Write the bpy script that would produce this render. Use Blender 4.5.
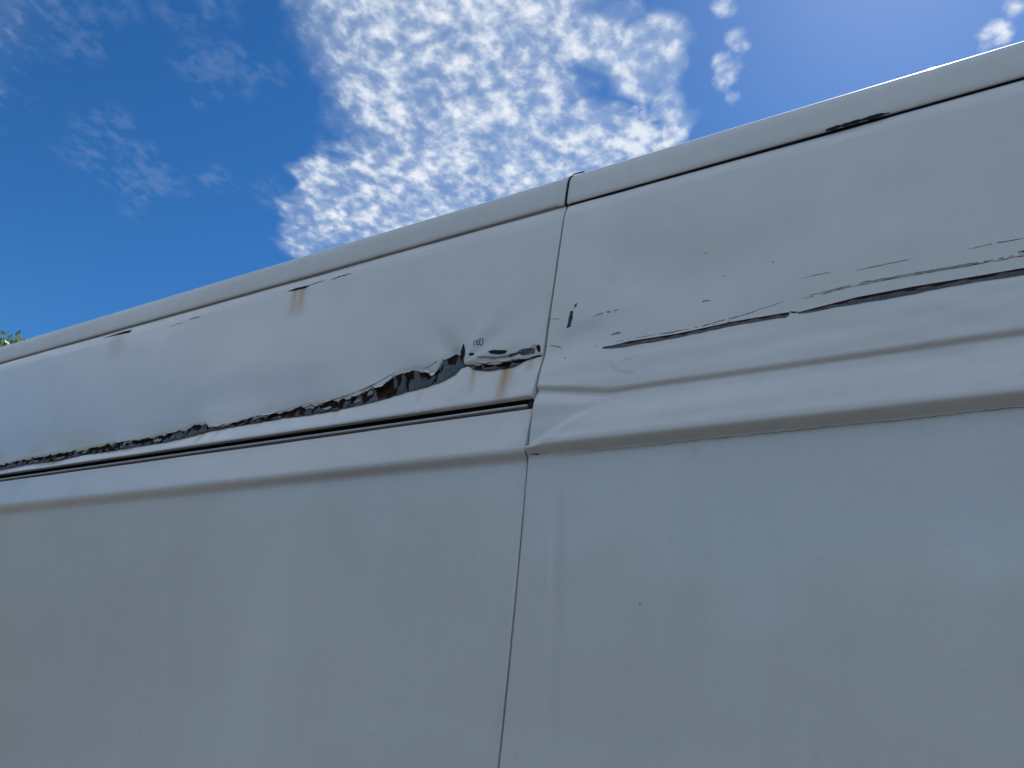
import bpy, bmesh, math, random
import numpy as np
from mathutils import Matrix, Vector

for o in list(bpy.data.objects):
    bpy.data.objects.remove(o)
scene = bpy.context.scene
COL = scene.collection
R_ = math.radians

# ------------------------------------------------------------------ camera
cam_d = bpy.data.cameras.new('camera')
cam = bpy.data.objects.new('camera', cam_d)
COL.objects.link(cam)
cam_d.sensor_width = 36.0
cam_d.lens = 27.04
cam_d.clip_start = .02
cam_d.clip_end = 5000
# pitched up 28 degrees, turned 34 degrees to the left of square-on, rolled 9 degrees
cam.matrix_world = Matrix(((.85978, .13578, .49228, 0),
                           (.49287, -.47286, -.73040, 0),
                           (.13361, .87061, -.47348, 1.35),
                           (0, 0, 0, 1)))
scene.camera = cam
scene.cycles.max_bounces = 6; scene.cycles.diffuse_bounces = 3; scene.cycles.glossy_bounces = 3; scene.cycles.transmission_bounces = 2

# ------------------------------------------------------------------ light
SUN_EL = 59.0
SUN_AZ = 3.0          # degrees clockwise from +Y: high beyond the van
sv = Vector((math.sin(R_(SUN_AZ)) * math.cos(R_(SUN_EL)), math.cos(R_(SUN_AZ)) * math.cos(R_(SUN_EL)), math.sin(R_(SUN_EL))))
sun_d = bpy.data.lights.new('sun', 'SUN')
sun_d.energy = 5.0
sun_d.angle = R_(.53)
sun_d.color = (1, .95, .87)
sun = bpy.data.objects.new('sun', sun_d)
COL.objects.link(sun)
sun.rotation_euler = sv.to_track_quat('Z', 'Y').to_euler()
sun.location = (0, 30, 40)

scene.view_settings.view_transform = 'Standard'
scene.view_settings.look = 'None'
scene.view_settings.gamma = 1
scene.view_settings.use_curve_mapping = False
scene.view_settings.exposure = EXPO = 1.24

GASH_LOW = [(-2.9071, 2.0217), (-2.5404, 2.0269), (-2.3938, 2.0317), (-2.244, 2.0273), (-2.1168, 2.0351), (-1.9901, 2.0329), (-1.8688, 2.035), (-1.7569, 2.0344), (-1.6538, 2.0398), (-1.5932, 2.0465), (-1.4966, 2.0486), (-1.4212, 2.0499), (-1.3453, 2.0508), (-1.2652, 2.0486), (-1.1714, 2.0483), (-1.115, 2.0529), (-1.0451, 2.0571), (-0.9896, 2.0656), (-0.9348, 2.0703), (-0.8932, 2.0779), (-0.8637, 2.0896), (-0.8509, 2.1053), (-0.8328, 2.1045), (-0.8163, 2.0924), (-0.7842, 2.0847), (-0.7477, 2.0835), (-0.7242, 2.0836), (-0.7157, 2.0877), (-0.6913, 2.0951), (-0.6701, 2.0969)]
GASH_UP = [(-2.9223, 2.0371), (-2.5571, 2.0467), (-2.4087, 2.0506), (-2.2639, 2.0544), (-2.1314, 2.0566), (-2.0053, 2.057), (-1.8807, 2.0552), (-1.7725, 2.063), (-1.71, 2.0659), (-1.6711, 2.074), (-1.6196, 2.0702), (-1.6028, 2.0587), (-1.5572, 2.0559), (-1.5019, 2.0605), (-1.4294, 2.0695), (-1.3539, 2.0728), (-1.3012, 2.0787), (-1.2383, 2.0776), (-1.1518, 2.0787), (-1.125, 2.0765), (-1.084, 2.0918), (-1.0591, 2.0926), (-1.0406, 2.1058), (-1.0272, 2.1172), (-0.9877, 2.1218), (-0.955, 2.1177), (-0.9259, 2.1041), (-0.9115, 2.1198), (-0.911, 2.1352), (-0.8822, 2.1492), (-0.8701, 2.145), (-0.8621, 2.1303), (-0.8502, 2.1139), (-0.8346, 2.114), (-0.7942, 2.1069), (-0.757, 2.102), (-0.7209, 2.0999), (-0.6918, 2.0993), (-0.6705, 2.1004)]
SPIKE = [(-0.8619, 2.1662), (-0.8563, 2.1528), (-0.8539, 2.1381), (-0.857, 2.1306), (-0.8548, 2.1191), (-0.8663, 2.1199), (-0.8663, 2.1444)]
HOLE_A = [(-0.7939, 2.1329), (-0.7791, 2.1329), (-0.747, 2.1247), (-0.7501, 2.1194), (-0.7682, 2.121), (-0.7868, 2.1259)]
HOLE_B = [(-0.8422, 2.137), (-0.8379, 2.139), (-0.8309, 2.1374), (-0.8302, 2.1337), (-0.8365, 2.1332), (-0.8415, 2.1345)]
CHIP_C = [(-0.7156, 2.1127), (-0.7069, 2.1175), (-0.691, 2.1176), (-0.6816, 2.1136), (-0.6807, 2.1061), (-0.6965, 2.106), (-0.7105, 2.1075)]
CHIP_D = [(-0.8229, 2.1262), (-0.8051, 2.1243), (-0.7703, 2.1149), (-0.7342, 2.1123), (-0.7226, 2.1139), (-0.7224, 2.1117), (-0.7435, 2.1103), (-0.7775, 2.1132), (-0.8124, 2.1219)]
CHIP_E = [(-0.6804, 2.1222), (-0.6727, 2.123), (-0.6694, 2.1156), (-0.6695, 2.1057), (-0.6756, 2.1102)]
RUST_A = [(-2.3159, 2.4693), (-2.2578, 2.4715), (-2.2119, 2.4728), (-2.1663, 2.4705), (-2.169, 2.4593), (-2.2341, 2.4633)]
RUST_B = [(-1.4828, 2.4493), (-1.4577, 2.454), (-1.4287, 2.4535), (-1.4, 2.4509), (-1.4138, 2.445), (-1.4495, 2.4446)]
LINE_A = [(-1.8798, 2.4427), (-1.8531, 2.4449), (-1.8266, 2.4441)]
LINE_B = [(-1.3274, 2.4501), (-1.296, 2.4537), (-1.2605, 2.4528)]
LINE_C = [(-1.4025, 2.4509), (-1.3758, 2.454), (-1.3515, 2.4543)]
LINE_D = [(-1.9604, 2.4366), (-1.9337, 2.438), (-1.902, 2.4381)]
LINE_E = [(-1.1163, 2.0868), (-1.0835, 2.0988), (-1.055, 2.1134), (-1.0296, 2.1243)]
LINE_F = [(-0.957, 2.1234), (-0.9404, 2.1266), (-0.9227, 2.1336)]
LINE_G = [(-1.2075, 2.0803), (-1.1454, 2.0852), (-1.0963, 2.0963), (-1.0667, 2.1074)]
LOOPS = [(-0.8306, 2.1602), (-0.8223, 2.1611), (-0.8152, 2.1601), (-0.8082, 2.1508)]
STREAKS = [(-0.7441, 2.0994), (-0.7302, 1.9919), (-0.8204, 2.1017), (-0.8054, 2.0253), (-0.6881, 2.0948), (-0.6858, 2.0613), (-2.2299, 2.4644), (-2.1812, 2.3515), (-1.4258, 2.4477), (-1.4018, 2.3451), (-1.4506, 2.4471), (-1.4249, 2.3501), (-0.9411, 2.0817), (-0.9387, 2.0222), (-1.1712, 2.0531), (-1.1633, 2.0173), (-1.6096, 2.0476), (-1.6042, 2.0046), (-1.5536, 2.0536), (-1.5446, 2.0033), (-0.735, 2.0961), (-0.724, 2.0242)]
PINK_L = [(-0.8546, 2.0254), (-0.843, 2.0134), (-0.836, 2.0273), (-0.8292, 2.0415)]
SCR1_LOW = [(-0.5381, 2.0901), (-0.5189, 2.0866), (-0.4916, 2.0847), (-0.3996, 2.0855), (-0.2989, 2.0905), (-0.241, 2.0906), (-0.2159, 2.0897), (-0.2096, 2.095)]
SCR1_UP = [(-0.5388, 2.0941), (-0.5201, 2.0937), (-0.4876, 2.0971), (-0.4005, 2.0952), (-0.2992, 2.1002), (-0.241, 2.0996), (-0.2158, 2.0994), (-0.2096, 2.0988)]
SCR2_LOW = [(-0.1973, 2.0928), (-0.1851, 2.0909), (-0.1309, 2.0922), (-0.054, 2.0905), (0.0188, 2.0934), (0.1076, 2.0924), (0.2262, 2.0914)]
SCR2_UP = [(-0.1972, 2.0955), (-0.1849, 2.0971), (-0.1105, 2.1049), (-0.0339, 2.1059), (0.0376, 2.1049), (0.1095, 2.1048), (0.2294, 2.1069)]
LN_A = [(-0.1912, 2.1204), (-0.1089, 2.1274), (-0.0318, 2.1271), (0.0402, 2.1254), (0.1127, 2.126), (0.2003, 2.1256)]
LN_A2 = [(-0.1777, 2.1246), (-0.1086, 2.1308), (-0.0315, 2.1299), (0.0406, 2.1285), (0.1132, 2.1292)]
LN_B = [(-0.1068, 2.1565), (-0.0649, 2.158), (-0.0251, 2.1578)]
LN_C = [(-0.1895, 2.1616), (-0.1682, 2.1634), (-0.1453, 2.1628)]
LN_D = [(0.0457, 2.1562), (0.088, 2.1576), (0.1163, 2.157), (0.1604, 2.1573)]
LN_E = [(-0.5169, 2.1021), (-0.4484, 2.1017), (-0.3748, 2.1014)]
LN_F = [(-0.3547, 2.1034), (-0.29, 2.1092), (-0.2183, 2.1221)]
LN_G = [(-0.3572, 2.1569), (-0.35, 2.1575), (-0.3421, 2.1561)]
LN_H = [(-0.5672, 2.1683), (-0.5422, 2.1733), (-0.5098, 2.1757)]
LN_I = [(-0.5253, 2.1209), (-0.516, 2.1215), (-0.5065, 2.1207)]
LN_J = [(-0.6711, 2.1209), (-0.6581, 2.1208), (-0.645, 2.1189), (-0.6316, 2.1141), (-0.6246, 2.1095)]
LN_K = [(-0.6643, 2.1835), (-0.6501, 2.1815), (-0.6358, 2.1759)]
LN_L = [(-0.1942, 2.0947), (-0.2899, 2.1008), (-0.3581, 2.1021), (-0.4296, 2.099)]
LN_M = [(0.1066, 2.1334), (0.1138, 2.1332), (0.133, 2.1333)]
LN_N = [(-0.1687, 1.9884), (-0.157, 1.993), (-0.1647, 1.9952)]
LN_O = [(-0.493, 1.8851), (-0.4797, 1.8864), (-0.4501, 1.8863), (-0.4214, 1.8858)]
CHIP_V = [(-0.6142, 2.1897), (-0.6073, 2.187), (-0.6077, 2.1719), (-0.6106, 2.1535), (-0.6187, 2.1518), (-0.6158, 2.1694)]
CHIP_W = [(-0.6054, 2.203), (-0.6009, 2.2043), (-0.6014, 2.1983), (-0.6053, 2.1945)]
CHIP_X = [(-0.6451, 1.8857), (-0.6417, 1.8851), (-0.6344, 1.8853), (-0.6457, 1.8864), (-0.6515, 1.8855), (-0.6534, 1.8865)]
DOTS = [(-0.6125, 2.0821), (-0.3199, 2.2067), (-0.2348, 2.212), (-0.4447, 1.6327), (-0.5526, 2.0993), (-0.3526, 2.2664)]
PINK_A = [(-0.5181, 2.0561), (-0.5119, 2.0448), (-0.502, 2.035), (-0.4879, 2.028), (-0.4727, 2.0244)]
PINK_B = [(-0.491, 2.0539), (-0.4782, 2.0572), (-0.4674, 2.0604)]
CLOUDS = [(-0.4964, 0.4147, 0.7626, 8), (-0.4299, 0.4624, 0.7755, 8), (-0.4857, 0.4983, 0.7182, 7.5), (-0.5354, 0.3925, 0.7478, 4.5), (-0.4163, 0.5501, 0.7239, 6), (-0.5697, 0.5107, 0.6439, 5), (-0.6292, 0.4889, 0.6042, 4.2), (-0.5114, 0.5561, 0.6551, 5), (-0.3379, 0.6007, 0.7245, 3.2), (-0.3015, 0.5132, 0.8036, 2.8), (-0.2659, 0.5586, 0.7857, 3.0), (-0.36, 0.6257, 0.692, 2.6), (-0.4439, 0.3637, 0.819, 9), (-0.3478, 0.4213, 0.8376, 6.5), (-0.2437, 0.6102, 0.7539, 1.7)]
PUFFS = [(-0.294, 0.6182, 0.729, 2.1), (-0.3156, 0.6141, 0.7234, 1.6), (-0.1784, 0.6051, 0.7759, 1.0), (-0.1622, 0.5888, 0.7918, 0.8), (0.0873, 0.6526, 0.7527, 1.0), (-0.1637, 0.5542, 0.8161, 0.8), (-0.175, 0.626, 0.7599, 0.6), (0.1036, 0.6337, 0.7666, 0.8)]
WISPS = [(-0.7733, 0.278, 0.5699, 2.2), (-0.7619, 0.3178, 0.5644, 2.0), (-0.7081, 0.3751, 0.5983, 1.0), (-0.7362, 0.1746, 0.6539, 2.6), (-0.6735, 0.4301, 0.6012, 1.5), (-0.6825, 0.3036, 0.6649, 1.5), (-0.6565, 0.3173, 0.6843, 1.5), (-0.6367, 0.337, 0.6935, 1.1), (-0.6538, 0.2443, 0.7161, 2.4)]

# ------------------------------------------------------------------ node helpers
def nn(nt, t, **kw):
    n = nt.nodes.new(t)
    for k, v in kw.items():
        if k.startswith('i_'):
            n.inputs[int(k[2:])].default_value = v
        else:
            setattr(n, k, v)
    return n

def mth(nt, op, a, b=None, clamp=False):
    n = nt.nodes.new('ShaderNodeMath'); n.operation = op; n.use_clamp = clamp
    for i, v in enumerate((a, b)):
        if v is None: continue
        if isinstance(v, (int, float)): n.inputs[i].default_value = v
        else: nt.links.new(v, n.inputs[i])
    return n.outputs[0]

def mixc(nt, fac, a, b, blend='MIX'):
    n = nt.nodes.new('ShaderNodeMix'); n.data_type = 'RGBA'; n.blend_type = blend
    for s, v in ((n.inputs[0], fac), (n.inputs[6], a), (n.inputs[7], b)):
        if isinstance(v, (int, float)): s.default_value = v
        elif isinstance(v, tuple): s.default_value = v if len(v) == 4 else v + (1,)
        else: nt.links.new(v, s)
    return n.outputs[2]

def mapr(nt, v, a, b, c=0., d=1., smooth=True):
    n = nt.nodes.new('ShaderNodeMapRange')
    n.interpolation_type = 'SMOOTHSTEP' if smooth else 'LINEAR'
    nt.links.new(v, n.inputs[0])
    for i, q in zip((1, 2, 3, 4), (a, b, c, d)): n.inputs[i].default_value = q
    return n.outputs[0]

def noise(nt, vec, scale, detail=3, rough=.55, dist=0., out=0, dim='3D'):
    n = nt.nodes.new('ShaderNodeTexNoise'); n.noise_dimensions = dim
    n.inputs['Scale'].default_value = scale; n.inputs['Detail'].default_value = detail
    n.inputs['Roughness'].default_value = rough; n.inputs['Distortion'].default_value = dist
    if vec is not None: nt.links.new(vec, n.inputs['Vector'])
    return n.outputs[out]

# ------------------------------------------------------------------ sky
world = bpy.data.worlds.new('World'); scene.world = world
world.use_nodes = True
nt = world.node_tree; nt.nodes.clear()
sky = nn(nt, 'ShaderNodeTexSky'); sky.sky_type = 'NISHITA'; sky.sun_disc = False
sky.sun_elevation = R_(SUN_EL); sky.sun_rotation = R_(SUN_AZ)
sky.altitude = 50; sky.air_density = 1.0; sky.dust_density = .15; sky.ozone_density = 1.6
hs = nn(nt, 'ShaderNodeHueSaturation'); hs.inputs['Hue'].default_value = .494; hs.inputs['Saturation'].default_value = 1.12
gm = nn(nt, 'ShaderNodeGamma'); gm.inputs[1].default_value = 1.6
nt.links.new(sky.outputs[0], gm.inputs[0])
mulv = nn(nt, 'ShaderNodeVectorMath', operation='SCALE'); mulv.inputs[3].default_value = .335; nt.links.new(gm.outputs[0], mulv.inputs[0])
nt.links.new(mulv.outputs[0], hs.inputs['Color'])
tc = nn(nt, 'ShaderNodeTexCoord')
dirv = tc.outputs['Generated']
sep = nn(nt, 'ShaderNodeSeparateXYZ'); nt.links.new(dirv, sep.inputs[0])
zc = mth(nt, 'MAXIMUM', sep.outputs[2], .04)
qx = mth(nt, 'DIVIDE', sep.outputs[0], zc); qy = mth(nt, 'DIVIDE', sep.outputs[1], zc)
comb = nn(nt, 'ShaderNodeCombineXYZ'); nt.links.new(qx, comb.inputs[0]); nt.links.new(qy, comb.inputs[1])
q = comb.outputs[0]       # position on the flat cloud deck
warp = noise(nt, q, 6, 2, .6, 0, 1, '2D')
wv = nn(nt, 'ShaderNodeVectorMath', operation='SCALE'); wv.inputs[3].default_value = .10
wsub = nn(nt, 'ShaderNodeVectorMath', operation='SUBTRACT'); nt.links.new(warp, wsub.inputs[0]); wsub.inputs[1].default_value = (.5, .5, .5)
nt.links.new(wsub.outputs[0], wv.inputs[0])
wadd = nn(nt, 'ShaderNodeVectorMath', operation='ADD'); nt.links.new(dirv, wadd.inputs[0]); nt.links.new(wv.outputs[0], wadd.inputs[1])
wnorm = nn(nt, 'ShaderNodeVectorMath', operation='NORMALIZE'); nt.links.new(wadd.outputs[0], wnorm.inputs[0])
wd = wnorm.outputs[0]

def blobs(lst, vec, k):
    acc = None
    for (x, y, z, r) in lst:
        d = nn(nt, 'ShaderNodeVectorMath', operation='DOT_PRODUCT'); d.inputs[1].default_value = (x, y, z)
        nt.links.new(vec, d.inputs[0])
        m = mapr(nt, d.outputs[1], math.cos(R_(r * k)), 1.0, 0, 1, False)
        acc = m if acc is None else mth(nt, 'MAXIMUM', acc, m)
    return acc

wv2 = nn(nt, 'ShaderNodeVectorMath', operation='SCALE'); wv2.inputs[3].default_value = .03
nt.links.new(wsub.outputs[0], wv2.inputs[0])
wadd2 = nn(nt, 'ShaderNodeVectorMath', operation='ADD'); nt.links.new(dirv, wadd2.inputs[0]); nt.links.new(wv2.outputs[0], wadd2.inputs[1])
wn2 = nn(nt, 'ShaderNodeVectorMath', operation='NORMALIZE'); nt.links.new(wadd2.outputs[0], wn2.inputs[0])

field = blobs(CLOUDS, wd, 1.12)
puffs = blobs(PUFFS, wn2.outputs[0], 1.5)
wisps = blobs(WISPS, wd, 1.5)
# dense unseen cloud cover, added behind and overhead to light the van side
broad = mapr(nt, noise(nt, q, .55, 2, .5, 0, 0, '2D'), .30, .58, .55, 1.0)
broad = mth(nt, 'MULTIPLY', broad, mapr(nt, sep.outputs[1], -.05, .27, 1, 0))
broad = mth(nt, 'MULTIPLY', broad, mapr(nt, sep.outputs[2], .12, .62, .0, 1))   # thinned low down to keep the lower panels darker
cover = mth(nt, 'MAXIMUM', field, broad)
n1 = noise(nt, q, 11, 4, .6, 0, 0, '2D')
qw = nn(nt, 'ShaderNodeVectorMath', operation='ADD'); nt.links.new(q, qw.inputs[0])
qs = nn(nt, 'ShaderNodeVectorMath', operation='SCALE'); qs.inputs[3].default_value = .03; nt.links.new(wsub.outputs[0], qs.inputs[0]); nt.links.new(qs.outputs[0], qw.inputs[1])
n2 = noise(nt, qw.outputs[0], 34, 3, .5, 0, 0, '2D')
tex = mth(nt, 'ADD', mth(nt, 'MULTIPLY', n1, .45), mth(nt, 'MULTIPLY', n2, .55))
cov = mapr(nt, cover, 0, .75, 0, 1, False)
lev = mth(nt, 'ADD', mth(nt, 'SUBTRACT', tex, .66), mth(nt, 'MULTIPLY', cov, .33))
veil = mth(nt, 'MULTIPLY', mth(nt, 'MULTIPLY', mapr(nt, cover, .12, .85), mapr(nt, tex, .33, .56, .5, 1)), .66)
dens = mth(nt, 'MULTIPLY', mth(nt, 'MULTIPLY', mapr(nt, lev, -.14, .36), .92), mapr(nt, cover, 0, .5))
plev = mth(nt, 'ADD', mth(nt, 'SUBTRACT', tex, .66), mth(nt, 'MULTIPLY', puffs, .42))
pd = mth(nt, 'MULTIPLY', mth(nt, 'MULTIPLY', mapr(nt, plev, -.04, .34), .85), mapr(nt, puffs, 0, .6))
wd_ = mth(nt, 'MULTIPLY', mth(nt, 'MULTIPLY', mapr(nt, wisps, 0, .9), mapr(nt, tex, .40, .66)), .11)
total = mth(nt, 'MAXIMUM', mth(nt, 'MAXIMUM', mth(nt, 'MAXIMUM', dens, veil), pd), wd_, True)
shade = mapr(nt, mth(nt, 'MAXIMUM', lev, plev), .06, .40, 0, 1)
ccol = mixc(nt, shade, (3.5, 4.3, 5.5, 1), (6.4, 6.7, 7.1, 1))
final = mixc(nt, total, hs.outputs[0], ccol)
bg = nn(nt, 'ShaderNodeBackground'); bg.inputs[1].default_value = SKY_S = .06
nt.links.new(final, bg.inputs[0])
world.cycles.sampling_method = 'MANUAL'; world.cycles.sample_map_resolution = 512
wo = nn(nt, 'ShaderNodeOutputWorld'); nt.links.new(bg.outputs[0], wo.inputs[0])

# ------------------------------------------------------------------ materials
MATS = {}
def mat(name, color=(.5, .5, .5), rough=.5, metal=0., spec=.5, coat=0., coat_r=.1, grain=0., gscale=40., bump=0., bscale=200., alpha=1., trans=0.):
    m = bpy.data.materials.new(name); m.use_nodes = True
    t = m.node_tree; b = t.nodes['Principled BSDF']
    b.inputs['Roughness'].default_value = rough; b.inputs['Metallic'].default_value = metal
    b.inputs['Specular IOR Level'].default_value = spec
    b.inputs['Coat Weight'].default_value = coat; b.inputs['Coat Roughness'].default_value = coat_r
    b.inputs['Transmission Weight'].default_value = trans
    tcn = nn(t, 'ShaderNodeTexCoord')
    f = noise(t, tcn.outputs['Object'], gscale, 4, .6)
    lo = tuple(c * (1 - grain) for c in color); hi = tuple(min(1, c * (1 + grain)) for c in color)
    t.links.new(mixc(t, f, lo, hi), b.inputs['Base Color'])
    if bump:
        bn = nn(t, 'ShaderNodeBump'); bn.inputs['Strength'].default_value = bump; bn.inputs['Distance'].default_value = .002
        t.links.new(noise(t, tcn.outputs['Object'], bscale, 3), bn.inputs['Height']); t.links.new(bn.outputs[0], b.inputs['Normal'])
    MATS[name] = m
    return m

def paint(name, tint=(.80, .79, .765), attrs=False, coat_r=.10, coat=1.0, spec=.25, rr=0.):
    """old white van paint: chalky, faintly grubby, still glossy enough to mirror the sky softly"""
    m = bpy.data.materials.new(name); m.use_nodes = True
    t = m.node_tree; b = t.nodes['Principled BSDF']
    tcn = nn(t, 'ShaderNodeTexCoord'); P = tcn.outputs['Object']
    big = noise(t, P, 1.7, 4, .6)
    fine = noise(t, P, 60, 4, .65)
    mp = nn(t, 'ShaderNodeMapping'); mp.inputs['Scale'].default_value = (12, 8, 1.2); t.links.new(P, mp.inputs[0])
    runs = noise(t, mp.outputs[0], 1.0, 4, .6)
    speck = noise(t, P, 420, 2, .5)
    c = mixc(t, mapr(t, big, .35, .7), tuple(v * .90 for v in tint), tint)
    c = mixc(t, mth(t, 'MULTIPLY', mapr(t, runs, .5, .85), .10), c, (.40, .38, .34))
    c = mixc(t, mth(t, 'MULTIPLY', mapr(t, fine, .52, .8), .16), c, (.42, .41, .39))
    c = mixc(t, mth(t, 'MULTIPLY', mapr(t, speck, .68, .75), .32), c, (.30, .27, .24))
    if attrs:
        a = nn(t, 'ShaderNodeAttribute', attribute_name='rust')
        ra = mth(t, 'MULTIPLY', a.outputs['Fac'], mapr(t, runs, .2, .6, .7, 1.0), True)
        c = mixc(t, ra, c, (.48, .285, .11))
        g = nn(t, 'ShaderNodeAttribute', attribute_name='dark_edges')
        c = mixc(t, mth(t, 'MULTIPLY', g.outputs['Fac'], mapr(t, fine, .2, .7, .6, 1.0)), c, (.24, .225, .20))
        k = nn(t, 'ShaderNodeAttribute', attribute_name='pink')
        c = mixc(t, k.outputs['Fac'], c, (.62, .30, .36))
    t.links.new(c, b.inputs['Base Color'])
    t.links.new(mapr(t, mth(t, 'ADD', mth(t, 'MULTIPLY', big, .6), mth(t, 'MULTIPLY', runs, .4)), .3, .7, .30 + rr, .42 + rr), b.inputs['Roughness'])
    b.inputs['Specular IOR Level'].default_value = spec
    b.inputs['Coat Weight'].default_value = coat; b.inputs['Coat Roughness'].default_value = coat_r
    bn = nn(t, 'ShaderNodeBump'); bn.inputs['Strength'].default_value = .05; bn.inputs['Distance'].default_value = .001
    t.links.new(mth(t, 'ADD', noise(t, P, 900, 2), mth(t, 'MULTIPLY', noise(t, P, 14, 3), 2.0)), bn.inputs['Height'])
    t.links.new(bn.outputs[0], b.inputs['Normal'])
    MATS[name] = m
    return m

PAINT = paint('weathered_white_paint', attrs=True)
RAILP = paint('roof_rail_paint', (.80, .79, .765), coat_r=.03, coat=.4, spec=.06, rr=.25)
PLAIN = paint('white_body_paint')
mat('black_gap', (.012, .012, .013), .7, spec=.2)
mat('black_rubber', (.02, .02, .021), .6, spec=.3, grain=.3)
mat('track_lip_metal', (.50, .48, .45), .45, metal=.3, grain=.35, gscale=60)
mat('sealant', (.26, .235, .21), .8, spec=.2, grain=.35, gscale=30)
mat('primer', (.135, .155, .175), .7, spec=.3, grain=.25, gscale=120, bump=.4)
mat('dark_rust', (.045, .016, .010), .85, spec=.2, grain=.6, gscale=160, bump=.8, bscale=300)
mat('scratch_dark', (.07, .066, .065), .8, spec=.2, grain=.5, gscale=150)
mat('scratch_grey', (.27, .275, .28), .7, spec=.3, grain=.4, gscale=150)
mat('glass', (.02, .025, .025), .04, spec=.6)
mat('lamp_red', (.35, .01, .01), .15, coat=.5)
mat('lamp_clear', (.55, .57, .6), .08, coat=.6)
mat('steel', (.45, .45, .46), .35, metal=.9, grain=.2)
mat('grey_plastic', (.05, .05, .052), .6, grain=.2, bump=.3)
mat('number_plate', (.7, .62, .1), .4)
mat('bark', (.10, .075, .05), .9, spec=.2, grain=.5, gscale=12, bump=.8, bscale=30)

def torn_mat():
    m = bpy.data.materials.new('torn_metal'); m.use_nodes = True
    t = m.node_tree; b = t.nodes['Principled BSDF']
    a = nn(t, 'ShaderNodeAttribute', attribute_name='skin')
    tcn = nn(t, 'ShaderNodeTexCoord')
    f = noise(t, tcn.outputs['Object'], 240, 4, .65)
    t.links.new(mixc(t, mth(t, 'MULTIPLY', mapr(t, f, .35, .7), .55), a.outputs['Color'], (.03, .016, .012)), b.inputs['Base Color'])
    b.inputs['Roughness'].default_value = .9; b.inputs['Specular IOR Level'].default_value = .1
    bn = nn(t, 'ShaderNodeBump'); bn.inputs['Strength'].default_value = .6; bn.inputs['Distance'].default_value = .002
    t.links.new(f, bn.inputs['Height']); t.links.new(bn.outputs[0], b.inputs['Normal'])
    MATS['torn_metal'] = m
torn_mat()

def leaf_mat(name, c1, c2):
    m = bpy.data.materials.new(name); m.use_nodes = True
    t = m.node_tree; b = t.nodes['Principled BSDF']
    g = nn(t, 'ShaderNodeNewGeometry')
    tcn = nn(t, 'ShaderNodeTexCoord')
    f = mth(t, 'ADD', mth(t, 'MULTIPLY', g.outputs['Random Per Island'], .6), mth(t, 'MULTIPLY', noise(t, tcn.outputs['Object'], 1.5, 2), .4))
    t.links.new(mixc(t, f, c1, c2), b.inputs['Base Color'])
    b.inputs['Roughness'].default_value = .55
    b.inputs['Transmission Weight'].default_value = 0
    tr = nn(t, 'ShaderNodeBsdfTranslucent'); tr.inputs[0].default_value = tuple(v * 1.2 for v in c2) + (1,)
    mx = nn(t, 'ShaderNodeMixShader'); mx.inputs[0].default_value = .3
    t.links.new(b.outputs[0], mx.inputs[1]); t.links.new(tr.outputs[0], mx.inputs[2])
    t.links.new(mx.outputs[0], t.nodes['Material Output'].inputs[0])
    MATS[name] = m
leaf_mat('leaves', (.03, .055, .02), (.075, .115, .035))
leaf_mat('pale_leaves', (.05, .085, .035), (.11, .15, .06))

def ground_mat():
    m = bpy.data.materials.new('dark_asphalt'); m.use_nodes = True
    t = m.node_tree; b = t.nodes['Principled BSDF']
    tcn = nn(t, 'ShaderNodeTexCoord'); P = tcn.outputs['Object']
    v = nn(t, 'ShaderNodeTexVoronoi'); v.inputs['Scale'].default_value = 90; t.links.new(P, v.inputs['Vector'])
    c = mixc(t, noise(t, P, .35, 5, .6), (.05, .049, .046), (.08, .078, .073))
    c = mixc(t, mapr(t, v.outputs['Distance'], .1, .6), c, (.045, .044, .042))
    t.links.new(c, b.inputs['Base Color']); b.inputs['Roughness'].default_value = .9
    bn = nn(t, 'ShaderNodeBump'); bn.inputs['Strength'].default_value = .6; bn.inputs['Distance'].default_value = .01
    t.links.new(v.outputs['Distance'], bn.inputs['Height']); t.links.new(bn.outputs[0], b.inputs['Normal'])
    MATS['dark_asphalt'] = m
ground_mat()

# ------------------------------------------------------------------ object helpers
def thing(name, label, cat, loc=(0, 0, 0), group=None):
    o = bpy.data.objects.new(name, None); COL.objects.link(o)
    o.location = loc; o['label'] = label; o['category'] = cat
    if group: o['group'] = group
    return o

def root_loc(p):
    v = Vector((0, 0, 0))
    while p is not None:
        v += Vector(p.location); p = p.parent
    return v

def mesh_obj(name, verts, faces, m, parent=None, attrs=None, smooth=True, sharp=35, label=None):
    me = bpy.data.meshes.new(name)
    off = root_loc(parent)
    if isinstance(verts, np.ndarray):
        vv = (verts - np.array(off)).tolist()
    else:
        vv = [(v[0] - off.x, v[1] - off.y, v[2] - off.z) for v in verts]
    me.from_pydata(vv, [], [tuple(f) for f in (faces.tolist() if isinstance(faces, np.ndarray) else faces)])
    if smooth:
        me.polygons.foreach_set('use_smooth', [True] * len(me.polygons))
        if sharp: me.set_sharp_from_angle(angle=R_(sharp))
    for k, val in (attrs or {}).items():
        if val.ndim == 1:
            a = me.attributes.new(k, 'FLOAT', 'POINT'); a.data.foreach_set('value', val.astype(np.float32))
        else:
            a = me.attributes.new(k, 'FLOAT_COLOR', 'POINT')
            a.data.foreach_set('color', np.hstack([val, np.ones((len(val), 1))]).astype(np.float32).ravel())
    me.materials.append(MATS[m] if isinstance(m, str) else m)
    me.update()
    o = bpy.data.objects.new(name, me); COL.objects.link(o)
    if parent is not None: o.parent = parent
    if label: o['label'] = label
    return o

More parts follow.
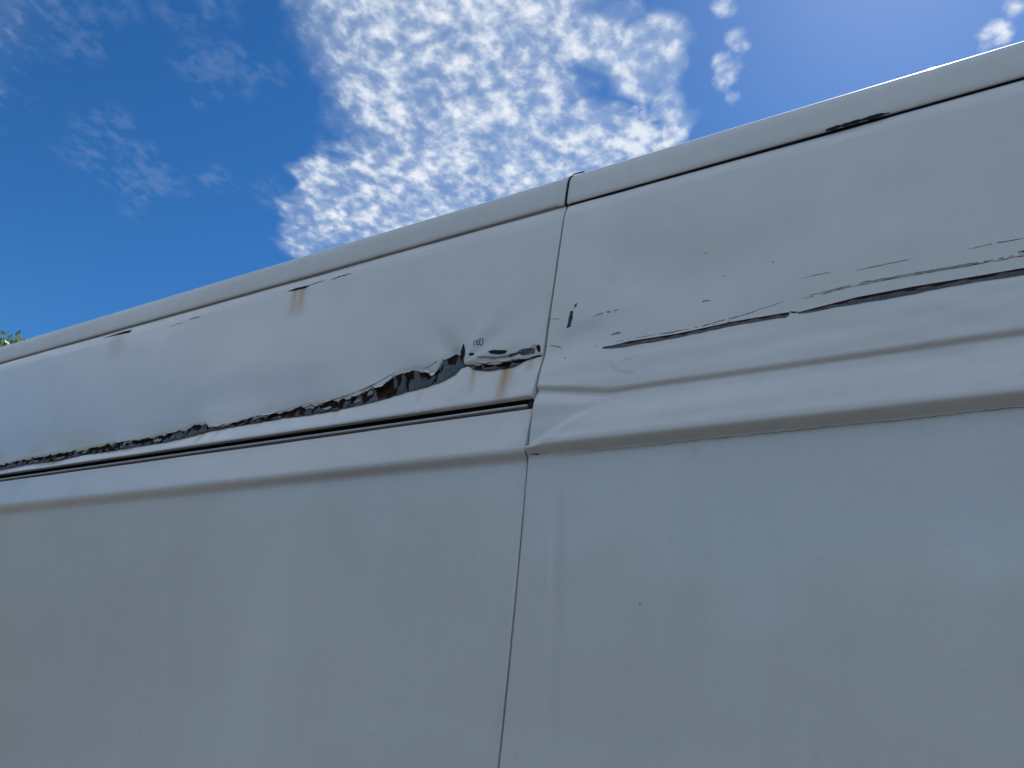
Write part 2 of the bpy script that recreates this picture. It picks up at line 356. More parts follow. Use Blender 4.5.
def bm_obj(name, bm, m, parent=None, smooth=True, sharp=35, label=None):
    me = bpy.data.meshes.new(name)
    off = root_loc(parent)
    bmesh.ops.recalc_face_normals(bm, faces=bm.faces[:])
    for v in bm.verts: v.co -= off
    bm.to_mesh(me); bm.free()
    if smooth:
        me.polygons.foreach_set('use_smooth', [True] * len(me.polygons)); me.set_sharp_from_angle(angle=R_(sharp))
    me.materials.append(MATS[m] if isinstance(m, str) else m)
    o = bpy.data.objects.new(name, me); COL.objects.link(o)
    if parent is not None: o.parent = parent
    if label: o['label'] = label
    return o

def box_bm(x0, x1, y0, y1, z0, z1, bev=0., bm=None, seg=2):
    own = bm is None
    if own: bm = bmesh.new()
    r = bmesh.ops.create_cube(bm, size=1)
    for v in r['verts']:
        v.co = Vector(((x0 + x1) / 2 + v.co.x * (x1 - x0), (y0 + y1) / 2 + v.co.y * (y1 - y0), (z0 + z1) / 2 + v.co.z * (z1 - z0)))
    if bev:
        es = list({e for v in r['verts'] for e in v.link_edges})
        bmesh.ops.bevel(bm, geom=es, offset=bev, segments=seg, affect='EDGES', profile=.5)
    return bm

def box(name, x0, x1, y0, y1, z0, z1, m, parent, bev=.006, label=None):
    return bm_obj(name, box_bm(x0, x1, y0, y1, z0, z1, bev), m, parent, label=label)

BASE_Z = 1.1          # the near side of the van stands this far from the camera position, metres

def _seg(z, pts, soft=.0025):
    zz = [p[0] for p in pts]; oo = [p[1] for p in pts]
    r = 0
    for d, w in ((-2, .1), (-1, .24), (0, .32), (1, .24), (2, .1)):
        r = r + w * np.interp(z + d * soft, zz, oo)
    return r

def _g(x, z, cx, cz, sx, sz, rot=0):
    c, s = math.cos(rot), math.sin(rot)
    u = (x - cx) * c + (z - cz) * s; v = -(x - cx) * s + (z - cz) * c
    return np.exp(-(u / sx) ** 2 - (v / sz) ** 2)

def _wave(x, z):
    return (.0011 * np.sin(x * 4.1 + 1.3 * np.sin(z * 5.2)) * np.sin(z * 7.3 + .8) +
            .0006 * np.sin(x * 9.7 + 2.1 * z + .5) * np.sin(z * 11.9 + 2.3 * x) +
            .0003 * np.sin(x * 23 + 3 * np.sin(z * 13)) * np.cos(z * 17 + x * 5))

LOWER = [(.3, -.012), (.6, -.010), (1.0, -.006), (1.3, -.005), (1.45, .001), (1.63, .0135), (1.77, .0245), (1.84, .0305)]

def gash_mid(x):
    lx = [p[0] for p in GASH_LOW]; lz = [p[1] for p in GASH_LOW]
    ux = [p[0] for p in GASH_UP]; uz = [p[1] for p in GASH_UP]
    k = np.argsort(lx); m = np.argsort(ux)
    return np.interp(x, np.array(lx)[k], np.array(lz)[k]), np.interp(x, np.array(ux)[m], np.array(uz)[m])

def o_left(x, z):
    lower = _seg(z, LOWER + [(1.876, .0335), (1.879, .0345), (1.890, .048), (1.893, .0490), (1.90, .0490), (1.975, .038), (1.985, .041), (2.2, .041)])
    gl, gu = gash_mid(x)
    gl = np.maximum(gl, 2.02)
    t = np.clip((z - 2.0) / (gl - 2.0), 0, 1)
    ledge = .049 - .022 * t
    up = _seg(z, [(2.0, .029), (2.1, .0295), (2.2, .0275), (2.3, .0250), (2.4, .0220), (2.444, .0202), (2.466, .0172), (2.4875, .0112), (2.50, .005)])
    depth = .009 * np.exp(-np.abs(z - gu) / .05) * (.55 + .45 * np.sin(x * 14 + 1))
    upper = up - depth
    s = np.clip((z - (gl - .004)) / np.maximum(gu - gl, .004), 0, 1)
    s = s * s * (3 - 2 * s)
    hi = ledge * (1 - s) + upper * s
    groove = np.clip(1 - np.abs(z - (gl * .35 + gu * .65)) / np.maximum((gu - gl) * .6, .003), 0, 1)
    hi = hi - .006 * groove
    # folds fanning out of the torn corner
    fx, fz = -.855, 2.12
    ang = np.arctan2(z - fz, x - fx); rad = np.hypot(x - fx, z - fz)
    fan = np.sin(ang * 7 + .6) * .0016 * np.exp(-((rad - .10) / .11) ** 2) * (z > fz - .02)
    hi = hi + fan - .004 * _g(x, z, -.98, 2.16, .12, .06, .25) - .004 * _g(x, z, -1.5, 2.13, .3, .06)
    o = np.where(z > 1.993, hi, lower)
    return o + _wave(x, z)

def o_right(x, z):
    k = np.clip((-.515 - x) / .145, 0, 1)
    zr = 1.996 + .027 * k
    zz = z - (zr - 1.996) * np.clip((z - 1.91) / .08, 0, 1) * np.clip((2.09 - z) / .06, 0, 1)
    o = _seg(zz, LOWER + [(1.878, .0338), (1.884, .0350), (1.887, .038), (1.893, .0525), (1.897, .0560), (1.905, .0560), (1.93, .050), (1.975, .0345), (1.990, .0318), (1.9935, .0322), (1.9965, .0380), (2.001, .0392), (2.06, .0330), (2.092, .0275), (2.104, .0262), (2.2, .0250), (2.3, .0228), (2.4, .0205), (2.450, .0190), (2.466, .0165), (2.483, .0115), (2.50, .004)], .0009)
    # the stove-in corner between the two ribs
    xc = -.62 + .12 * np.clip((z - 1.905) / .075, 0, 1.2)
    w = np.clip((xc - x) / .040, 0, 1); w = w * w * (3 - 2 * w)
    w = w * np.clip((z - 1.893) / .012, 0, 1) * np.clip((zr - .006 - z) / .030, 0, 1)
    o = o * (1 - w) + w * (.0400 + .04 * np.clip(z - 1.90, 0, .1))
    o = o + .0012 * np.exp(-((xc - x) / .014) ** 2) * np.clip((z - 1.90) / .01, 0, 1) * np.clip((zr - .01 - z) / .02, 0, 1)
    # dents in the tall upper sheet
    o = o - .012 * _g(x, z, -.50, 2.29, .10, .085, -.5) - .008 * _g(x, z, -.33, 2.22, .14, .07, .25)
    o = o + .006 * _g(x, z, -.60, 2.25, .045, .18, .1) - .005 * _g(x, z, -.57, 2.13, .07, .03, .2)
    o = o - .004 * _g(x, z, .05, 2.28, .25, .09, .1) + .003 * _g(x, z, -.3, 1.945, .15, .02, .05) - .004 * _g(x, z, -.2, 2.05, .1, .02, .1)
    o = o - .003 * _g(x, z, -.585, 1.55, .012, .25, .05)
    band = np.clip((z - 1.903) / .01, 0, 1) * np.clip((2.088 - z) / .01, 0, 1)
    o = o + band * (.0005 * np.sin(z * 95 + 5 * np.sin(x * 7) + x * 9) * np.sin(x * 11 + 1) + .0003 * np.sin(z * 160 - x * 14 + 3 * np.sin(x * 5 + 2)))
    return o + _wave(x + 3, z)


def vnoise(x, y, seed=0):
    xi = np.floor(x).astype(np.int64); yi = np.floor(y).astype(np.int64)
    fx = x - xi; fy = y - yi
    fx = fx * fx * (3 - 2 * fx); fy = fy * fy * (3 - 2 * fy)
    def h(a, b):
        n = (a * 374761393 + b * 668265263 + seed * 144665) & 0x7fffffff
        n = ((n ^ (n >> 13)) * 1274126177) & 0x7fffffff
        return ((n ^ (n >> 16)) & 0xffff) / 65535.
    return (h(xi, yi) * (1 - fx) + h(xi + 1, yi) * fx) * (1 - fy) + (h(xi, yi + 1) * (1 - fx) + h(xi + 1, yi + 1) * fx) * fy

def panel(name, xs, zs, of, m, parent, attr_fn=None, hole=None, label=None, edge=.004, flange=.022):
    """sheet-metal skin over a grid, edges rolled over and turned in"""
    xs = np.array(xs); zs = np.array(zs)
    X, Z = np.meshgrid(xs, zs)
    O = of(X.ravel(), Z.ravel()).reshape(X.shape)
    dx = np.minimum(X - xs[0], xs[-1] - X); dz = np.minimum(Z - zs[0], zs[-1] - Z)
    d = np.clip(np.minimum(dx, dz) / edge, 0, 1)
    O = O - .5 * edge * (1 - np.sqrt(1 - (1 - d) ** 2))
    Y = BASE_Z - O
    # returned flange
    Xp = np.pad(X, 1, mode='edge'); Zp = np.pad(Z, 1, mode='edge'); Yp = np.pad(Y, 1, mode='edge')
    Yp[0, :] += flange; Yp[-1, :] += flange; Yp[1:-1, 0] += flange; Yp[1:-1, -1] += flange
    nz, nx = Xp.shape
    verts = np.stack([Xp.ravel(), Yp.ravel(), Zp.ravel()], 1)
    i = np.arange(nz * nx).reshape(nz, nx)
    F = np.stack([i[:-1, :-1], i[:-1, 1:], i[1:, 1:], i[1:, :-1]], -1).reshape(-1, 4)
    if hole is not None:
        c = verts[F].mean(1)
        F = F[~hole(c[:, 0], c[:, 2])]
    at = None
    if attr_fn: at = attr_fn(verts[:, 0], verts[:, 2])
    return mesh_obj(name, verts, F, m, parent, at, label=label, sharp=60)

def surf_y(of, x, z):
    return BASE_Z - of(np.atleast_1d(np.asarray(x, float)), np.atleast_1d(np.asarray(z, float)))

def decal(name, pts, of, m, parent, lift=.0006, jag=0.0, seed=0, label=None):
    """a small flat chip: outline resampled and roughened, laid on the skin, with its own rim"""
    rnd = random.Random(seed)
    P = []
    n = len(pts)
    for k in range(n):
        a, b = pts[k], pts[(k + 1) % n]
        for s in range(4):
            t = s / 4
            P.append((a[0] + (b[0] - a[0]) * t + rnd.uniform(-jag, jag), a[1] + (b[1] - a[1]) * t + rnd.uniform(-jag, jag)))
    cx = sum(p[0] for p in P) / len(P); cz = sum(p[1] for p in P) / len(P)
    x = np.array([p[0] for p in P] + [(p[0] + cx) / 2 for p in P] + [cx]); z = np.array([p[1] for p in P] + [(p[1] + cz) / 2 for p in P] + [cz])
    y = surf_y(of, x, z) - lift
    N = len(P)
    verts = np.stack([x, y, z], 1)
    rim = verts[:N].copy(); rim[:, 1] += lift + .002
    verts = np.vstack([verts, rim])
    F = []
    for k in range(N):
        l = (k + 1) % N
        F += [(k, l, N + l, N + k), (N + k, N + l, 2 * N), (2 * N + 1 + k, 2 * N + 1 + l, l, k)]
    return mesh_obj(name, verts, F, m, parent, smooth=False, label=label)

def ribbon(name, pts, of, m, parent, w=.0012, lift=.0005, seed=0, wob=.0006, breaks=.0):
    """a scratch: a tapering thread of bared metal following the skin"""
    rnd = np.random.RandomState(seed)
    px = np.array([p[0] for p in pts]); pz = np.array([p[1] for p in pts])
    L = np.concatenate([[0], np.cumsum(np.hypot(np.diff(px), np.diff(pz)))])
    n = max(8, int(L[-1] / .006))
    s = np.linspace(0, L[-1], n)
    x = np.interp(s, L, px); z = np.interp(s, L, pz)
    if n > 12:
        ker = np.ones(5) / 5
        x[2:-2] = np.convolve(x, ker, 'valid'); z[2:-2] = np.convolve(z, ker, 'valid')
    tx = np.gradient(x); tz = np.gradient(z); l = np.hypot(tx, tz) + 1e-9
    ww = w * .5 * (.35 + .65 * np.sin(np.pi * np.clip(s / L[-1], .02, .98)) ** .5) * (.5 + rnd.rand(n))
    o = rnd.uniform(-wob, wob, n)
    ax = x - tz / l * (ww + o); az = z + tx / l * (ww + o)
    bx = x + tz / l * (ww - o); bz = z - tx / l * (ww - o)
    ya = surf_y(of, ax, az) - lift; yb = surf_y(of, bx, bz) - lift
    verts = np.vstack([np.stack([ax, ya, az], 1), np.stack([bx, yb, bz], 1)])
    F = [(k, n + k, n + k + 1, k + 1) for k in range(n - 1) if rnd.rand() > breaks]
    if not F: F = [(0, n, n + 1, 1)]
    return mesh_obj(name, verts, F, m, parent, smooth=False)

# ------------------------------------------------------------------ the setting
def build_ground():
    n = 40
    xs = np.sign(np.linspace(-1, 1, n)) * np.abs(np.linspace(-1, 1, n)) ** 3 * 900
    X, Y = np.meshgrid(xs, xs)
    far = np.hypot(X, Y)
    Z = np.where(far > 40, .4 * np.sin(X * .013) * np.cos(Y * .017) * np.clip((far - 40) / 100, 0, 1), 0)
    i = np.arange(n * n).reshape(n, n)
    F = np.stack([i[:-1, :-1], i[:-1, 1:], i[1:, 1:], i[1:, :-1]], -1).reshape(-1, 4)
    g = mesh_obj('ground', np.stack([X.ravel(), Y.ravel(), Z.ravel()], 1), F, 'dark_asphalt', sharp=None)
    g['kind'] = 'structure'
build_ground()

# ------------------------------------------------------------------ the van
VX0, VX1 = -3.60, 2.62       # rear and front
YC = 2.06                    # middle line
van = thing('panel_van', 'long white high-roof panel van with torn rusty crease along its side', 'van', (-.5, YC, 0))
SEAM = -.6625
REAR_WHEEL, FRONT_WHEEL, WR = -2.35, 1.72, .345

def streak_attr(x, z):
    r = np.zeros_like(x)
    ks = STREAKS
    wid = [.010, .007, .008, .040, .014, .012, .007, .008, .010, .008, .012]
    amp = [1.2, .7, .7, .60, .85, .75, .4, .35, .9, .7, .7]
    for k in range(len(ks) // 2):
        (ax, az), (bx, bz) = ks[2 * k], ks[2 * k + 1]
        t = np.clip((z - az) / (bz - az), -.2, 1)
        cx = ax + (bx - ax) * t
        fall = np.where(t < 0, 0, (1 - t) ** .45) * np.clip((t + .02) / .06, 0, 1)
        r = np.maximum(r, amp[k] * np.exp(-((x - cx) / (wid[k] * (1 + .35 * t))) ** 2) * fall)
    gl, gu = gash_mid(x)
    # thin halo of rust bleeding from the tear
    b = np.clip(1 - (gl - z) / .02, 0, 1) * (z < gl) * vnoise(x * 45, z * 12, 5) ** 2 * .55 * ((x > -2.6) & (x < SEAM))
    return np.clip(np.maximum(r, b), 0, 1)

def dark_edges_left(x, z):
    g = .35 * np.exp(-np.abs(z - 2.004) / .004) + .25 * np.exp(-np.abs(x - SEAM) / .008) * vnoise(x * 60, z * 25, 3)  # grime at the door seam; plain darker line at the track edge
    return np.clip(g + .25 * np.exp(-np.abs(z - 1.878) / .006), 0, 1)  # plain darker line along the foot of the lower rib

def pink_fn(lines):
    def f(x, z):
        r = np.zeros_like(x)
        for pts, a in lines:
            for (p, q_) in zip(pts[:-1], pts[1:]):
                d = np.array(q_) - np.array(p); L2 = d @ d
                t = np.clip(((x - p[0]) * d[0] + (z - p[1]) * d[1]) / L2, 0, 1)
                r = np.maximum(r, a * np.exp(-(np.hypot(x - p[0] - t * d[0], z - p[1] - t * d[1]) / .0028) ** 2))
        return r
    return f
pinkL = pink_fn([(PINK_L, .22)]); pinkR = pink_fn([(PINK_A, .42), (PINK_B, .25)])

def attrs_left(x, z): return {'rust': streak_attr(x, z), 'dark_edges': dark_edges_left(x, z), 'pink': pinkL(x, z)}
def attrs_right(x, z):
    g = .30 * np.exp(-np.abs(z - 1.881) / .003) * (x > -.60)  # darker line along the foot of the door's lower rib
    return {'rust': np.zeros_like(x), 'dark_edges': np.clip(g, 0, 1), 'pink': pinkR(x, z)}

def arch(cx):
    return lambda x, z: (np.hypot(x - cx, z - WR) < .44)

# the skins
xa = np.concatenate([np.linspace(VX0 + .06, -2.72, 45, endpoint=False), np.arange(-2.72, SEAM - .004, .004), [SEAM - .0015]])
zl = np.concatenate([np.linspace(.42, 1.80, 90, endpoint=False), np.linspace(1.80, 1.87, 10, endpoint=False), np.linspace(1.87, 1.91, 22, endpoint=False), np.linspace(1.91, 1.979, 18)])
zu = np.concatenate([np.linspace(2.0, 2.17, 84, endpoint=False), np.linspace(2.17, 2.44, 60, endpoint=False), np.linspace(2.44, 2.4875, 20)])
lower_left = panel('lower_side_panel', np.concatenate([np.linspace(VX0 + .06, SEAM - .02, 240), [SEAM - .015, SEAM - .010, SEAM - .007, SEAM - .005, SEAM - .0015]]), zl, o_left, PAINT, van, attrs_left, arch(REAR_WHEEL))
upper_left = panel('upper_side_panel', xa, zu, o_left, PAINT, van, attrs_left, label='tall upper side panel split by a long rusty tear')
xr = np.concatenate([[SEAM + .0015, SEAM + .0040, SEAM + .0065, SEAM + .0095], np.linspace(SEAM + .0125, -.3, 90, endpoint=False), np.linspace(-.3, .62, 140)])
zr_ = np.concatenate([np.linspace(.42, 1.80, 90, endpoint=False), np.linspace(1.80, 1.87, 10, endpoint=False), np.linspace(1.87, 1.915, 26, endpoint=False), np.linspace(1.915, 1.975, 16, endpoint=False), np.linspace(1.975, 2.03, 28, endpoint=False), np.linspace(2.03, 2.11, 26, endpoint=False), np.linspace(2.11, 2.44, 60, endpoint=False), np.linspace(2.44, 2.4842, 19)])
door = panel('sliding_door', xr, zr_, o_right, PAINT, van, attrs_right, label='sliding door with a long dark scrape and a dented corner')
pillar = panel('front_pillar_panel', np.linspace(.626, .78, 16), zr_, o_right, PAINT, van, attrs_right)

# dark shell behind the gaps
shell = box('inner_shell', VX0 + .08, .80, BASE_Z + .045, 2 * YC - BASE_Z - .045, .50, 2.50, 'black_gap', van, .01)

# sliding track between the two rear skins
def strip(name, x0, x1, sec, m, parent, n=60, label=None, closed=False, wob=0., seed=0):
    """a section (outward offset, z) swept along the van"""
    xs = np.linspace(x0, x1, n); k = len(sec)
    S = np.array(sec)
    rs = np.random.RandomState(seed)
    verts = np.zeros((n, k, 3))
    for i, x in enumerate(xs):
        verts[i, :, 0] = x; verts[i, :, 1] = BASE_Z - S[:, 0]; verts[i, :, 2] = S[:, 1] + wob * (vnoise(np.array([x * 4.0]), np.array([seed + .5]), seed)[0] - .5)
    i = np.arange(n * k).reshape(n, k)
    F = [(i[a, b], i[a + 1, b], i[a + 1, b + 1], i[a, b + 1]) for a in range(n - 1) for b in range(k - 1)]
    if closed:
        F += [(i[a, k - 1], i[a + 1, k - 1], i[a + 1, 0], i[a, 0]) for a in range(n - 1)]
        F += [tuple(i[0, ::-1]), tuple(i[-1, :])]
    return mesh_obj(name, verts.reshape(-1, 3), F, m, parent, label=label, sharp=40)

track = strip('slide_track', VX0 + .30, SEAM - .004, [(.038, 1.9995), (.016, 1.9995), (.016, 1.9798), (.032, 1.9798)], 'black_gap', van, label='black slot of the sliding door track')
strip('track_lip', VX0 + .30, SEAM - .012, [(.0365, 1.9836), (.041, 1.9840), (.041, 1.9880), (.0365, 1.9886), (.017, 1.9882), (.017, 1.9840)], 'track_lip_metal', track, closed=True, wob=.0008)
box('track_stop', SEAM - .012, SEAM - .004, BASE_Z - .038, BASE_Z - .004, 1.981, 1.998, 'black_rubber', track, .002)

# roof rails
RAIL = [(-.006, 2.4880), (.0125, 2.4876), (.0155, 2.4886), (.0168, 2.4908), (.0176, 2.500), (.0176, 2.525), (.0168, 2.5426)] + \
       [(-.0434 + .06 * math.cos(a), 2.5426 + .06 * math.sin(a)) for a in np.linspace(.12, 1.48, 14)] + [(-.06, 2.6035)]
RAIL_L = [(o, z + .0038) if z < 2.495 else (o, z) for (o, z) in RAIL]
rail_l = strip('roof_rail', VX0 + .03, SEAM - .0035, RAIL_L, RAILP, van, 90, closed=False)
rail_r = strip('roof_rail', SEAM + .0025, 1.02, RAIL, RAILP, van, 70, closed=False)
strip('seam_sealant', VX0 + .05, SEAM - .006, [(.0130, 2.4915), (.0116, 2.4900), (.0100, 2.4878), (.0, 2.4865)], 'sealant', rail_l, 200, wob=.0016, seed=4)
tail = [(SEAM - .001, .004, 2.5815), (SEAM + .001, .0015, 2.5865), (SEAM + .005, -.002, 2.5905), (SEAM + .012, -.005, 2.5928), (SEAM + .022, -.007, 2.5938)]
tvs = []; tfs = []
for q_i, (tx_, to_, tz_) in enumerate(tail):
    for k_ in range(6):
        a_ = k_ * math.pi / 3
        tvs.append((tx_, BASE_Z - to_ + .0016 * math.cos(a_), tz_ + .0016 * math.sin(a_)))
    if q_i:
        for k_ in range(6): tfs.append(((q_i - 1) * 6 + k_, (q_i - 1) * 6 + (k_ + 1) % 6, q_i * 6 + (k_ + 1) % 6, q_i * 6 + k_))
mesh_obj('seal_tail', tvs, tfs, 'black_rubber', rail_r)
# black joint strip standing a little proud between the rails
strip('joint_seal', SEAM - .0040, SEAM + .0026, [(o - .002, z - .001) for (o, z) in RAIL], 'black_rubber', van, 3)
strip('joint_cover', SEAM - .019, SEAM - .0045, [(o + .0012, z + (.0010 if z > 2.56 else 0)) for (o, z) in RAIL[1:]], RAILP, van, 4)
strip('door_seal', SEAM + .004, 1.0, [(.0, 2.4840), (-.004, 2.4858), (.0128, 2.4870), (.0132, 2.4878)], 'black_rubber', rail_r, 60, wob=.0012, seed=9)
for i_, (a, b, h) in enumerate(((-.135, -.030, .0085),)):
    ribbon('gap_strip', [(a, 2.4872), ((a + b) / 2, 2.4876), (b, 2.4872)], lambda x, z: np.full_like(x, .0174), 'black_gap', rail_r, w=h, lift=.0006, seed=20 + i_)  # black strip laid on the rail foot, thickening the gap line

# ---- the long tear in the rear panel
def build_tear():
    x0, x1 = -2.80, SEAM - .004
    xs = np.arange(x0, x1, .0016); n = len(xs); k = 20
    gl, gu = gash_mid(xs)
    jag = (vnoise(xs * 160, xs * 0 + .3, 7) - .5) * .004 + (vnoise(xs * 60, xs * 0 + .3, 8) - .5) * .007
    thick = np.clip((gu - gl) / .02, .15, 1)
    gu = gu + jag * thick
    gl = gl - .0005 + (vnoise(xs * 70, xs * 0, 9) - .5) * .0022
    v = np.linspace(0, 1, k)
    X = np.repeat(xs[:, None], k, 1); V = np.repeat(v[None], n, 0)
    Z = gl[:, None] + (gu - gl)[:, None] * V
    H = (Z - gl[:, None])
    slant = X + H * .35
    big = vnoise(X * 6.5, V * .6 + 3, 11)
    tooth = vnoise(slant * 95, V * 1.3, 12)
    fine = vnoise(slant * 260, V * 5, 13)
    bias = np.interp(xs, [-2.8, -2.0, -1.75, -1.6, -1.5, -1.44, -1.36, -1.2, -1.12, -.86, -.84, -.78, -.72, -.66],
                     [.80, .78, .66, .50, .85, .75, .85, .85, .62, .50, .95, .50, .85, .9])[:, None]
    d = V * .85 + (tooth - .5) * 1.25 + (big - .5) * .5 + (fine - .5) * .35
    dark = np.clip((d - (1.02 - bias * .95)) / .10, 0, 1)
    dark = np.maximum(dark, np.clip((V - .93) / .05, 0, 1) * .8)  # shadow under the upper lip, painted into the colour
    redn = vnoise(X * 40, V * 3, 15)
    prim = np.array([.10, .125, .145]); prim2 = np.array([.19, .22, .245])
    pm = vnoise(X * 30, V * 2, 17)[..., None]
    base = prim * (1 - pm) + prim2 * pm
    black = np.array([.010, .008, .008]); rust = np.array([.050, .020, .012])
    dk = black * (1 - redn[..., None]) + rust * redn[..., None] ** 2
    C = base * (1 - dark[..., None]) + dk * dark[..., None]
    # narrow orange bleeding on the lowest edge and odd slivers of paint left on
    edge = np.clip((.16 - V) / .1, 0, 1) * (vnoise(X * 24, V, 19) > .62)
    C = C * (1 - .7 * edge[..., None]) + np.array([.17, .085, .035]) * .7 * edge[..., None]
    wh = ((vnoise(X * 34, V * 2.4, 23) > .86) & (V > .12) & (V < .9))
    C = np.where(wh[..., None], np.array([.55, .55, .54]), C)
    lift = .0008 + .0046 * np.sqrt(np.sin(np.pi * np.clip(V * .94 + .02, 0, 1))) * np.clip((gu - gl) / .012, .25, 1)[:, None]
    lift = .0010 + (lift - .0010) * (1 - .85 * dark) + .0012 * wh
    Y = BASE_Z - o_left(X.ravel(), Z.ravel()).reshape(X.shape) - lift
    verts = np.stack([X.ravel(), Y.ravel(), Z.ravel()], 1)
    i = np.arange(n * k).reshape(n, k)
    F = np.stack([i[:-1, :-1], i[1:, :-1], i[1:, 1:], i[:-1, 1:]], -1).reshape(-1, 4)
    return mesh_obj('torn_crease', verts, F, 'torn_metal', upper_left, {'skin': C.reshape(-1, 3)}, sharp=None, label='long jagged tear showing grey primer, dark rust and painted shadow')
build_tear()

def flake(x, L, hgt, curl, seed):
    """a lifted flake of paint hanging over the top of the tear"""
    rs = np.random.RandomState(seed)
    nx, nz = 10, 5
    xs = x + np.linspace(-L / 2, L / 2, nx)
    gl, gu = gash_mid(xs)
    verts = []
    for j in range(nz):
        t = j / (nz - 1)
        prof = hgt * (.35 + .65 * np.sin(np.linspace(.25, np.pi - .2, nx))) * (.75 + .5 * rs.rand(nx))
        zz = gu + .004 - t * prof
        yy = surf_y(o_left, xs, gu + .004) - .0012 - curl * t ** 1.7
        verts.append(np.stack([xs, yy, zz], 1))
    top = np.concatenate(verts); back = top.copy(); back[:, 1] += .0009
    N = nx * nz
    F = []
    for j in range(nz - 1):
        for i in range(nx - 1):
            a, b, c, d = j * nx + i, j * nx + i + 1, (j + 1) * nx + i + 1, (j + 1) * nx + i
            F += [(a, d, c, b), (N + a, N + b, N + c, N + d)]
    for i in range(nx - 1):
        a, b = (nz - 1) * nx + i, (nz - 1) * nx + i + 1
        F.append((a, N + a, N + b, b))
    mesh_obj('paint_flake', np.vstack([top, back]), F, PLAIN, upper_left, sharp=30)
for k_, (fx, fl, fh, fc) in enumerate(((-1.055, .05, .008, .004), (-1.105, .06, .006, .003), (-.925, .035, .010, .005), (-.945, .02, .006, .004), (-1.40, .06, .005, .002),
                                       (-1.22, .05, .004, .002), (-1.56, .04, .005, .003), (-1.75, .06, .005, .003), (-1.95, .05, .004, .002), (-.80, .03, .004, .002), (-.745, .04, .004, .002), (-2.2, .05, .004, .002))):
    flake(fx, fl, fh, fc, 40 + k_)

decal('torn_spike', SPIKE, o_left, 'dark_rust', upper_left, .0016, .0004, 1)
decal('rust_hole', HOLE_A, o_left, 'dark_rust', upper_left, .001, .0005, 2)
decal('rust_hole', HOLE_B, o_left, 'dark_rust', upper_left, .001, .0004, 3)
decal('bare_patch', CHIP_C, o_left, 'primer', upper_left, .0009, .0008, 4)
decal('bare_patch', CHIP_D, o_left, 'scratch_grey', upper_left, .0008, .0006, 5)
decal('rust_hole', CHIP_E, o_left, 'black_gap', upper_left, .0012, .0005, 6)
decal('rust_chip', RUST_A, o_left, 'dark_rust', upper_left, .0008, .0006, 7)
decal('rust_chip', RUST_B, o_left, 'dark_rust', upper_left, .0008, .0006, 8)
for k_, (pts, w, m_) in enumerate(((LINE_A, .003, 'dark_rust'), (LINE_B, .003, 'dark_rust'), (LINE_C, .0022, 'scratch_dark'), (LINE_D, .002, 'scratch_grey'), (LINE_E, .0016, 'scratch_dark'), (LINE_F, .0016, 'scratch_dark'), (LINE_G, .0014, 'scratch_dark'))):
    ribbon('scratch', pts, o_left, m_, upper_left, w, seed=60 + k_)
# wavy cracks round the bare patch
for k_ in range(4):
    cx = np.linspace(CHIP_D[4][0] - .02, CHIP_E[0][0], 9)
    cz = np.linspace(CHIP_D[4][1] - .002, CHIP_E[0][1] - .008 + .003 * k_, 9) + .003 * np.sin(cx * 190 + k_ * 1.7)
    ribbon('crack', list(zip(cx, cz)), o_left, 'scratch_dark', upper_left, .0022, .0014, 70 + k_, .001)
# three scribbled loops scratched above the tear
for k_, (lx, lz) in enumerate(LOOPS[:3]):
    rx, rz = .0042, .0062
    pts = [(lx + rx * math.cos(a) * (1 if k_ else .8), lz + rz * math.sin(a) * (1 + .15 * k_)) for a in np.linspace(.4 + k_, .4 + k_ + 2 * math.pi * (.8 if k_ == 0 else 1.0), 14)]
    ribbon('scribble', pts, o_left, 'scratch_dark', upper_left, .0016, .0006, 80 + k_, .0002)
ribbon('scribble', [(LOOPS[1][0] - .003, LOOPS[1][1]), (LOOPS[1][0] + .004, LOOPS[1][1] + .001)], o_left, 'scratch_dark', upper_left, .0014, .0006, 84, .0002)

# ---- scrape and scratches on the sliding door
def scrape(low, up, seed):
    lx = np.array([p[0] for p in low]); lz = np.array([p[1] for p in low]); ux = np.array([p[0] for p in up]); uz = np.array([p[1] for p in up])
    xs = np.arange(lx.min(), min(lx.max(), .6), .0022); n = len(xs); k = 9
    a = np.interp(xs, lx, lz) + (vnoise(xs * 70, xs * 0, seed) - .5) * .0016 * np.clip((xs - lx.min()) / .03, 0, 1); b = np.interp(xs, ux, uz)
    V = np.repeat(np.linspace(0, 1, k)[None], n, 0); X = np.repeat(xs[:, None], k, 1)
    Z = a[:, None] + (b - a)[:, None] * V
    d = np.clip((V - .55 + (vnoise(X * 60, V * 2, seed + 1) - .5) * .5) / .12, 0, 1)[..., None]
    r = vnoise(X * 22, V, seed + 2)[..., None]
    C = (np.array([.15, .165, .18]) * (.8 + .5 * vnoise(X * 90, V * 3, seed + 3)[..., None])) * (1 - d) + (np.array([.012, .009, .009]) * (1 - r) + np.array([.07, .024, .014]) * r) * d
    O = o_right(X.ravel(), Z.ravel()).reshape(X.shape) + .0008 - .0006 * d[..., 0]
    i = np.arange(n * k).reshape(n, k)
    F = np.stack([i[:-1, :-1], i[1:, :-1], i[1:, 1:], i[:-1, 1:]], -1).reshape(-1, 4)
    mesh_obj('scrape', np.stack([X.ravel(), (BASE_Z - O).ravel(), Z.ravel()], 1), F, 'torn_metal', door, {'skin': C.reshape(-1, 3)}, sharp=None)
scrape(SCR1_LOW, SCR1_UP, 31); scrape(SCR2_LOW, SCR2_UP, 37)
UNDER = [(x_, 1.8828 + .0005 * math.sin(x_ * 31)) for x_ in np.linspace(-.54, .6, 40)]  # thin grey line along the rib foot, drawn with the scratches
JOIN = [SCR1_UP[-1], SCR2_UP[0]]
